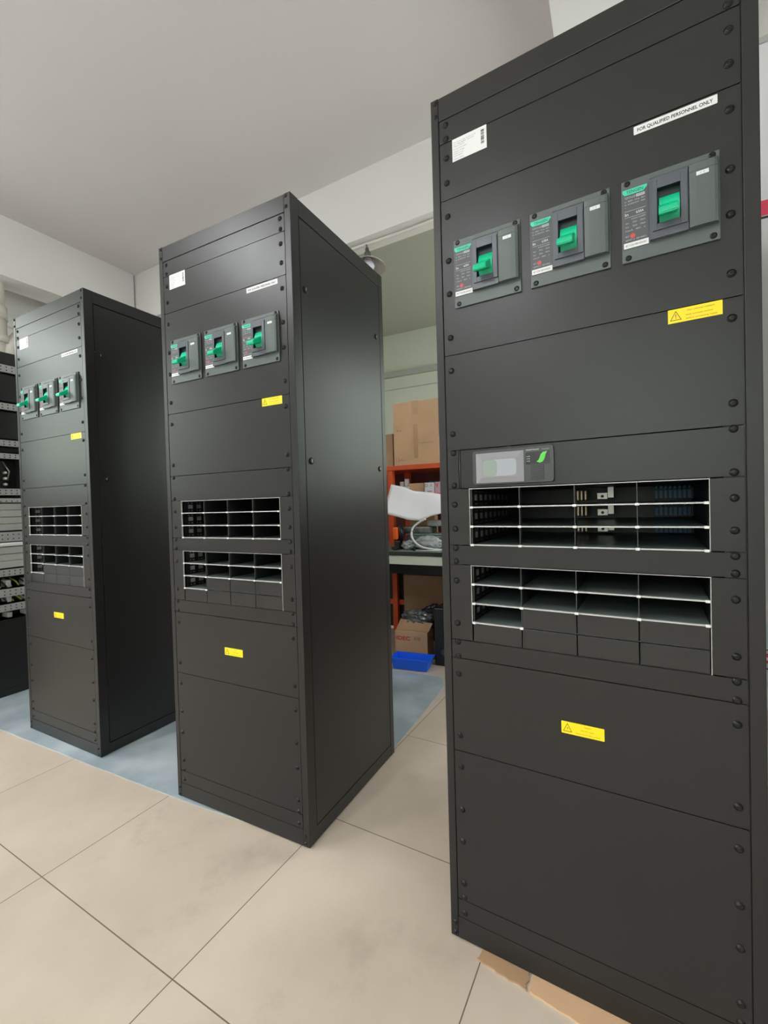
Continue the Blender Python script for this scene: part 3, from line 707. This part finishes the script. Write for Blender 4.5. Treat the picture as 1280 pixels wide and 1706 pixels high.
# ------------------------------------------------------------------ workbench behind, between the cabinets
wb_ = empty('workbench', (0, 0, 0), 0, 'orange-framed workbench with dark top and upper shelf, seen between the cabinets', 'workbench')
X0, X1 = -0.85, 1.35
MB().box(X0, X1, 1.55, 2.32, .716, .742, 'slab', .002).box(X0+.01, X1-.01, 1.553, 2.30, .742, .745, 'esd').build('worktop', wb_)
MB().box(X0, X1, 1.556, 1.60, .657, .715, 'cream', .003).build('front_rail', wb_)['label'] = 'pale green front rail'
for (xx, yy, zt) in ((X0+.02, 1.605, .715), (X1-.06, 1.605, .715)):
    MB().box(xx, xx+.035, yy, yy+.04, 0, zt, 'orange', .002).build('leg', wb_)
for xx in (-.215, X0+.02, X1-.06):
    MB().box(xx, xx+.045, 2.225, 2.262, 0, .715, 'orange', .002).build('leg', wb_)
for xx in (-.097, X0+.02, X1-.06):
    MB().box(xx, xx+.045, 1.955, 1.995, .745, 1.305, 'orange', .002).box(xx, xx+.045, 2.26, 2.30, .745, 1.305, 'orange', .002).build('upright', wb_)
MB().box(X0, X1, 1.95, 2.32, 1.305, 1.339, 'orange', .002).build('upper_shelf', wb_)
MB().box(X0, X1, 1.97, 2.32, 1.105, 1.125, 'orange', .002).build('middle_shelf', wb_)
MB().box(X0, X1, 2.262, 2.285, .215, .255, 'orange', .002).build('foot_rail', wb_)
MB().box(X0+.02, X1-.02, 2.302, 2.312, .745, 1.304, 'redbrown').build('rear_panel', wb_)
MB().box(X0+.02, X1-.02, 2.302, 2.312, .02, .714, 'blackp').build('lower_back_panel', wb_)

def carton(name, x, y, z, w, d, h, rz, label, m='card', group=None, tape=True, text=None):
    t = empty(name, (x, y, z), rz, label, 'cardboard box', group)
    MB().box(0, w, 0, d, 0, h, m, .003).build('box_body', t)
    if tape: MB().box(w/2-.024, w/2+.024, -.0006, d, h-.002, h+.0008, 'tape').box(w/2-.022, w/2+.022, -.0010, .001, h*.80, h+.0006, 'tape').build('tape', t)
    return t
c = carton('shelf_carton', -.044, 1.975, 1.339, .364, .30, .470, 0.0, 'large brown carton standing on the orange upper shelf')
b = MB()
b.box(.165, .198, -.0012, .002, .05, .30, 'tape')
b.text('|  |', .02, .03, .035, 'brown_ink', w=.022, y=-.002)
for k in range(3): b.box(.235+k*.001, .236+k*.001, -.002, 0, .16, .161, 'brown_ink')
b.box(.215, .315, -.0012, .0005, .155, .158, 'card2')
for k in range(2): b.lathe([(.006, 0), (.006, .0012)], 'card2', origin=(.035+k*.022, 0, .262), axis=(0, -1, 0), seg=10)
for i in range(5):
    b.box(.035+.012*i, .042+.012*i, -.0012, .0005, .036, .040+.004*(i % 3), 'card2')
b.build('printed_marks', c)
b = MB(); b.prism([(.364, .47), (.368, .47), (.366, .2), (.362, .2)], -.002, .28, 'card2'); b.build('side_flap', c)
carton('shelf_carton', -.36, 1.99, 1.339, .30, .28, .25, 0.0, 'lower reddish-brown carton on the upper shelf, left of the large one', 'card2')
# small goods on the middle shelf
carton('goods_box', .062, 2.00, 1.125, .120, .12, .078, 0, 'long low brown carton on the middle shelf beside the white boxes', 'card', tape=False)
t = empty('goods_box', (.196, 1.98, 1.125), 0, 'small white carton with a red letter D on the middle shelf', 'box', 'small white boxes on the shelf')
MB().box(0, .072, 0, .09, 0, .078, 'white', .001).build('box_body', t); MB().text('D', .006, .047, .022, 'red_ink', w=.022, y=-.0006).box(.045, .060, -.0006, 0, .060, .064, 'mid_ink').box(.04, .06, -.0006, 0, .050, .053, 'mid_ink').box(.020, .058, -.0006, 0, .012, .017, 'mid_ink').build('print', t)
t = empty('goods_box', (.273, 1.99, 1.125), 0, 'small pale box with a dark red mark at the right end of the middle shelf', 'box', 'small white boxes on the shelf')
MB().box(0, .045, 0, .09, 0, .080, 'pink', .001).build('box_body', t); MB().prism([(.003, .072), (.010, .072), (.015, .055), (.022, .072), (.028, .072), (.018, .040)], -.0006, 0, 'red_ink').build('print', t)
t = tag(MB().box(.022, .066, 1.978, 2.05, 1.125, 1.182, 'white', .002).build('goods_box'), 'plain tiny white box left of the low brown carton', 'box')
for i, (xx, hh, lb) in enumerate(((-.030, .098, 'shorter white canister with lavender band, leftmost on the middle shelf'), (.012, .118, 'taller white canister with lavender band behind the plain white box'))):
    t = empty('canister', (xx, 2.075, 1.125), 0, lb, 'canister', 'canisters on the middle shelf')
    MB().lathe([(.018, 0), (.018, hh)], 'white', seg=20).build('canister_body', t); MB().lathe([(.0185, .01), (.0185, hh*.55)], 'lav', seg=20).build('band', t)
for i in range(4):
    t = tag(MB().lathe([(.014, 0), (.014, .095)], 'blue' if i != 1 else 'logo_dk', origin=(.19+i*.038, 2.13, 1.125), seg=14).build('small_bottle'), 'small blue-capped bottle in the row behind the white boxes', 'bottle', 'bottles behind the white boxes')

# things on the worktop
def sheet():
    b = MB(); t = bmesh.new(); NU, NV = 26, 10; G = []
    top = [(.0, 1.195), (.10, 1.172), (.18, 1.140), (.25, 1.133), (.42, 1.107), (.56, 1.10)]; bot = [(.0, .995), (.12, .965), (.2, .943), (.28, .937), (.36, .968), (.56, 1.01)]
    def ip(P, x):
        for (a, b_), (c, d_) in zip(P, P[1:]):
            if a <= x <= c: return b_+(d_-b_)*(x-a)/(c-a)
        return P[-1][1]
    for side in (0, 1):
        g_ = []
        for i in range(NU+1):
            x = .56*i/NU; row = []
            for j in range(NV+1):
                s = j/NV; z = ip(bot, x)*(1-s)+ip(top, x)*s; y = 1.66+.16*s+.015*math.sin(5*x+3*s)+side*.012
                row.append(t.verts.new((x-.12*(0)+.0, y, z)))
            g_.append(row)
        G.append(g_)
    for side, g_ in enumerate(G):
        for i in range(NU):
            for j in range(NV):
                q = (g_[i][j], g_[i+1][j], g_[i+1][j+1], g_[i][j+1]); f_ = t.faces.new(q if side == 0 else q[::-1]); f_.smooth = True
    for i in range(NU):
        for j in (0, NV): t.faces.new((G[0][i][j], G[1][i][j], G[1][i+1][j], G[0][i+1][j]))
    for j in range(NV):
        for i in (0, NU): t.faces.new((G[0][i][j], G[0][i][j+1], G[1][i][j+1], G[1][i][j]))
    bmesh.ops.recalc_face_normals(t, faces=t.faces[:]); b.merge(t, 'foam'); return b
tag(sheet().build('foam_sheet', None, (0, 0, 0)), 'large white foam sheet propped across the clutter on the worktop', 'foam sheet')
tag(MB().box(.10, .30, 1.905, 1.965, .745, .965, 'card2', .003).build('storage_box'), 'dim brown box on the worktop behind the white foam sheet', 'box')
tag(MB().box(.15, .45, 1.725, 1.89, .745, .835, 'bag', .01).box(.17, .46, 1.72, 1.88, .835, .848, 'esd', .002).box(.13, .33, 1.73, 1.87, .848, .895, 'bag', .012).box(.30, .47, 1.74, 1.87, .895, .935, 'bag2', .012).build('tray_stack'), 'stack of grey-green flat trays on the worktop under the foam sheet', 'trays')
tag(MB().blob(.208, 1.655, .775, .046, .04, .030, 'bag2', .35, 3, 3, 4, .7455).build('plastic_bag'), 'crumpled clear plastic bag at the front of the worktop', 'plastic bag', 'bags on the worktop')
tag(MB().blob(.345, 1.655, .790, .085, .042, .045, 'bag2', .28, 2.4, 8, 4, .7455).build('plastic_bag'), 'larger pale grey plastic bag on the worktop behind the white hose', 'plastic bag', 'bags on the worktop')
t = empty('power_tool', (.10, 1.64, .745), 0, 'black power tool with an orange battery at the left of the worktop', 'power tool')
MB().box(.005, .045, 0, .06, 0, .06, 'blackp', .008).tube([(.03, .03, .05), (.05, .03, .10), (.03, .03, .16)], .02, 'blackp', 12).build('tool_body', t)
MB().box(-.002, .030, -.012, .045, .068, .150, 'orange2', .008).build('battery', t)
tag(MB().blob(.135, 1.590, .760, .028, .02, .012, 'blackp', .2, 2, 4, 3, .7455).build('black_pouch'), 'small black pouch at the front edge of the worktop left', 'pouch')
b = MB(); pts = []
P0 = [(.335, 1.645, .950), (.285, 1.64, .925), (.245, 1.63, .885), (.25, 1.615, .825), (.31, 1.60, .775), (.40, 1.595, .757), (.52, 1.60, .754)]
for i in range(len(P0)-1):
    for k in range(6):
        t_ = k/6; p = [P0[max(i-1, 0)], P0[i], P0[i+1], P0[min(i+2, len(P0)-1)]]
        pts.append(tuple(.5*((2*p[1][a])+(-p[0][a]+p[2][a])*t_+(2*p[0][a]-5*p[1][a]+4*p[2][a]-p[3][a])*t_*t_+(-p[0][a]+3*p[1][a]-3*p[2][a]+p[3][a])*t_**3) for a in range(3)))
pts.append(P0[-1]); b.tube(pts, .0065, 'white', 12)
tag(b.build('white_hose'), 'curved white hose looping down onto the worktop', 'hose')
tag(MB().tube([(.28, 1.575, .750), (.33, 1.58, .750), (.45, 1.585, .751)], .003, 'pvc', 8).lathe([(.006, 0), (.006, .02)], 'blackp', origin=(.27, 1.575, .752), axis=(1, 0, 0), seg=10).build('connector_cable'), 'thin white lead with a plug at the front edge of the worktop', 'cable')

# under and before the bench
b = MB(); x_, y_ = .082, 1.655
ib = empty('floor_carton', (x_, y_, 0), math.radians(3), 'open brown carton printed IDEC in red, standing on the floor behind the blue bin', 'cardboard box')
MB().box(0, .235, 0, .13, 0, .190, 'card', .002).build('box_body', ib)
MB().text('IDEC', .012, .127, .026, 'red_ink', w=.100, y=-.0008, bold=.04).text('\u548c\u6cc9', .138, .133, .019, 'brown_ink', w=.050, y=-.0008).build('print', ib)['label'] = 'red IDEC lettering'
MB().prism([(.0, .190), (.215, .190), (.235, .192), (.262, .250), (.030, .262)], .000, .003, 'card').build('flap', ib).rotation_euler = (math.radians(-8), 0, 0)
b = MB(); b.text('JIN', 0, .127, .026, 'red_ink', w=.08, mapf=lambda a, c_: Vector((.2358, .02+a, c_))); b.build('side_print', ib)
tag(MB().blob(.215, 1.74, .262, .10, .045, .055, 'bag', .35, 3.2, 12, 4, .195).build('crumpled_bag'), 'crumpled grey plastic bag lying on the open IDEC carton', 'plastic bag')
tag(MB().blob(.27, 1.90, .20, .11, .045, .12, 'blackp', .2, 2, 5, 4, .0).build('black_sack'), 'black sack standing behind the IDEC carton', 'sack')
tag(MB().box(.385, .60, 1.62, 2.02, 0, .375, 'blackp', .008).lathe([(.02, 0), (.02, .001), (.017, .0012)], 'bezel', origin=(.45, 1.62, .09), axis=(0, -1, 0)).build('computer_case'), 'black computer case on the floor right of the IDEC carton', 'computer case')
tag(MB().box(-.102, .48, 2.205, 2.222, 0, .480, 'card2', .003).build('flattened_carton'), 'tall brown flattened carton standing at the back under the workbench', 'cardboard')
MB().box(X0+.04, X1-.08, 2.10, 2.18, .50, .716, 'blackp', .004).build('back_apron', wb_)
def bin_():
    b = MB(); bo = (.012, .232, .008, .112); tp = (.0, .250, .0, .124); h = .072; t = .003
    tb = bmesh.new()
    def ring(q, z, i=0): return [tb.verts.new(p) for p in ((q[0]+i, q[2]+i, z), (q[1]-i, q[2]+i, z), (q[1]-i, q[3]-i, z), (q[0]+i, q[3]-i, z))]
    A = ring(bo, 0); B = ring(tp, h); C_ = ring(tp, h, t); D_ = ring(bo, t, t)
    tb.faces.new(A[::-1]); tb.faces.new(D_)
    for P, Q in ((A, B), (B, C_), (C_, D_)):
        for i in range(4): tb.faces.new((P[i], P[(i+1) % 4], Q[(i+1) % 4], Q[i]))
    bmesh.ops.recalc_face_normals(tb, faces=tb.faces[:]); b.merge(tb, 'binb')
    for q in ((-.005, .255, -.005, .002), (-.005, .255, .122, .129), (-.005, .002, 0, .124), (.248, .255, 0, .124)): b.box(q[0], q[1], q[2], q[3], h-.008, h, 'binb', .001)
    return b
tag(bin_().build('parts_bin', None, (.152, 1.450, .003), math.radians(6)), 'open bright blue plastic bin on the floor in front of the IDEC carton', 'bin')

# ------------------------------------------------------------------ roll-up banner right of the near cabinet
pt = empty('rollup_banner', (1.70, .80, 0), 0, 'tall white roll-up banner with red band standing at the right edge behind the nearest cabinet', 'banner')
MB().box(-.24, .24, -.002, .002, .09, 2.50, 'white').build('banner_sheet', pt)
MB().box(-.24, .24, -.003, -.0018, 1.955, 2.003, 'red').box(-.24, .24, -.003, -.0018, 1.945, 1.952, 'ink').build('red_band', pt)
MB().box(-.24, .24, -.003, -.0018, .55, .63, 'cyan').build('cyan_band', pt)
MB().box(-.24, .24, -.003, -.0018, .22, .34, 'pink').box(-.24, .24, -.003, -.0018, .515, .528, 'red').box(-.24, .24, -.003, -.0018, .495, .505, 'red').box(-.24, .24, -.003, -.0018, .538, .541, 'ink').box(-.24, .24, -.003, -.0018, .475, .479, 'ink').build('printed_text_block', pt)
MB().box(-.25, .25, -.06, .06, .0, .09, 'frame_al', .01).build('banner_base', pt)
MB().box(-.24, .24, -.008, .008, 2.50, 2.52, 'frame_al', .002).tube([(0, .012, .09), (0, .012, 2.5)], .008, 'frame_al').build('top_rail', pt)
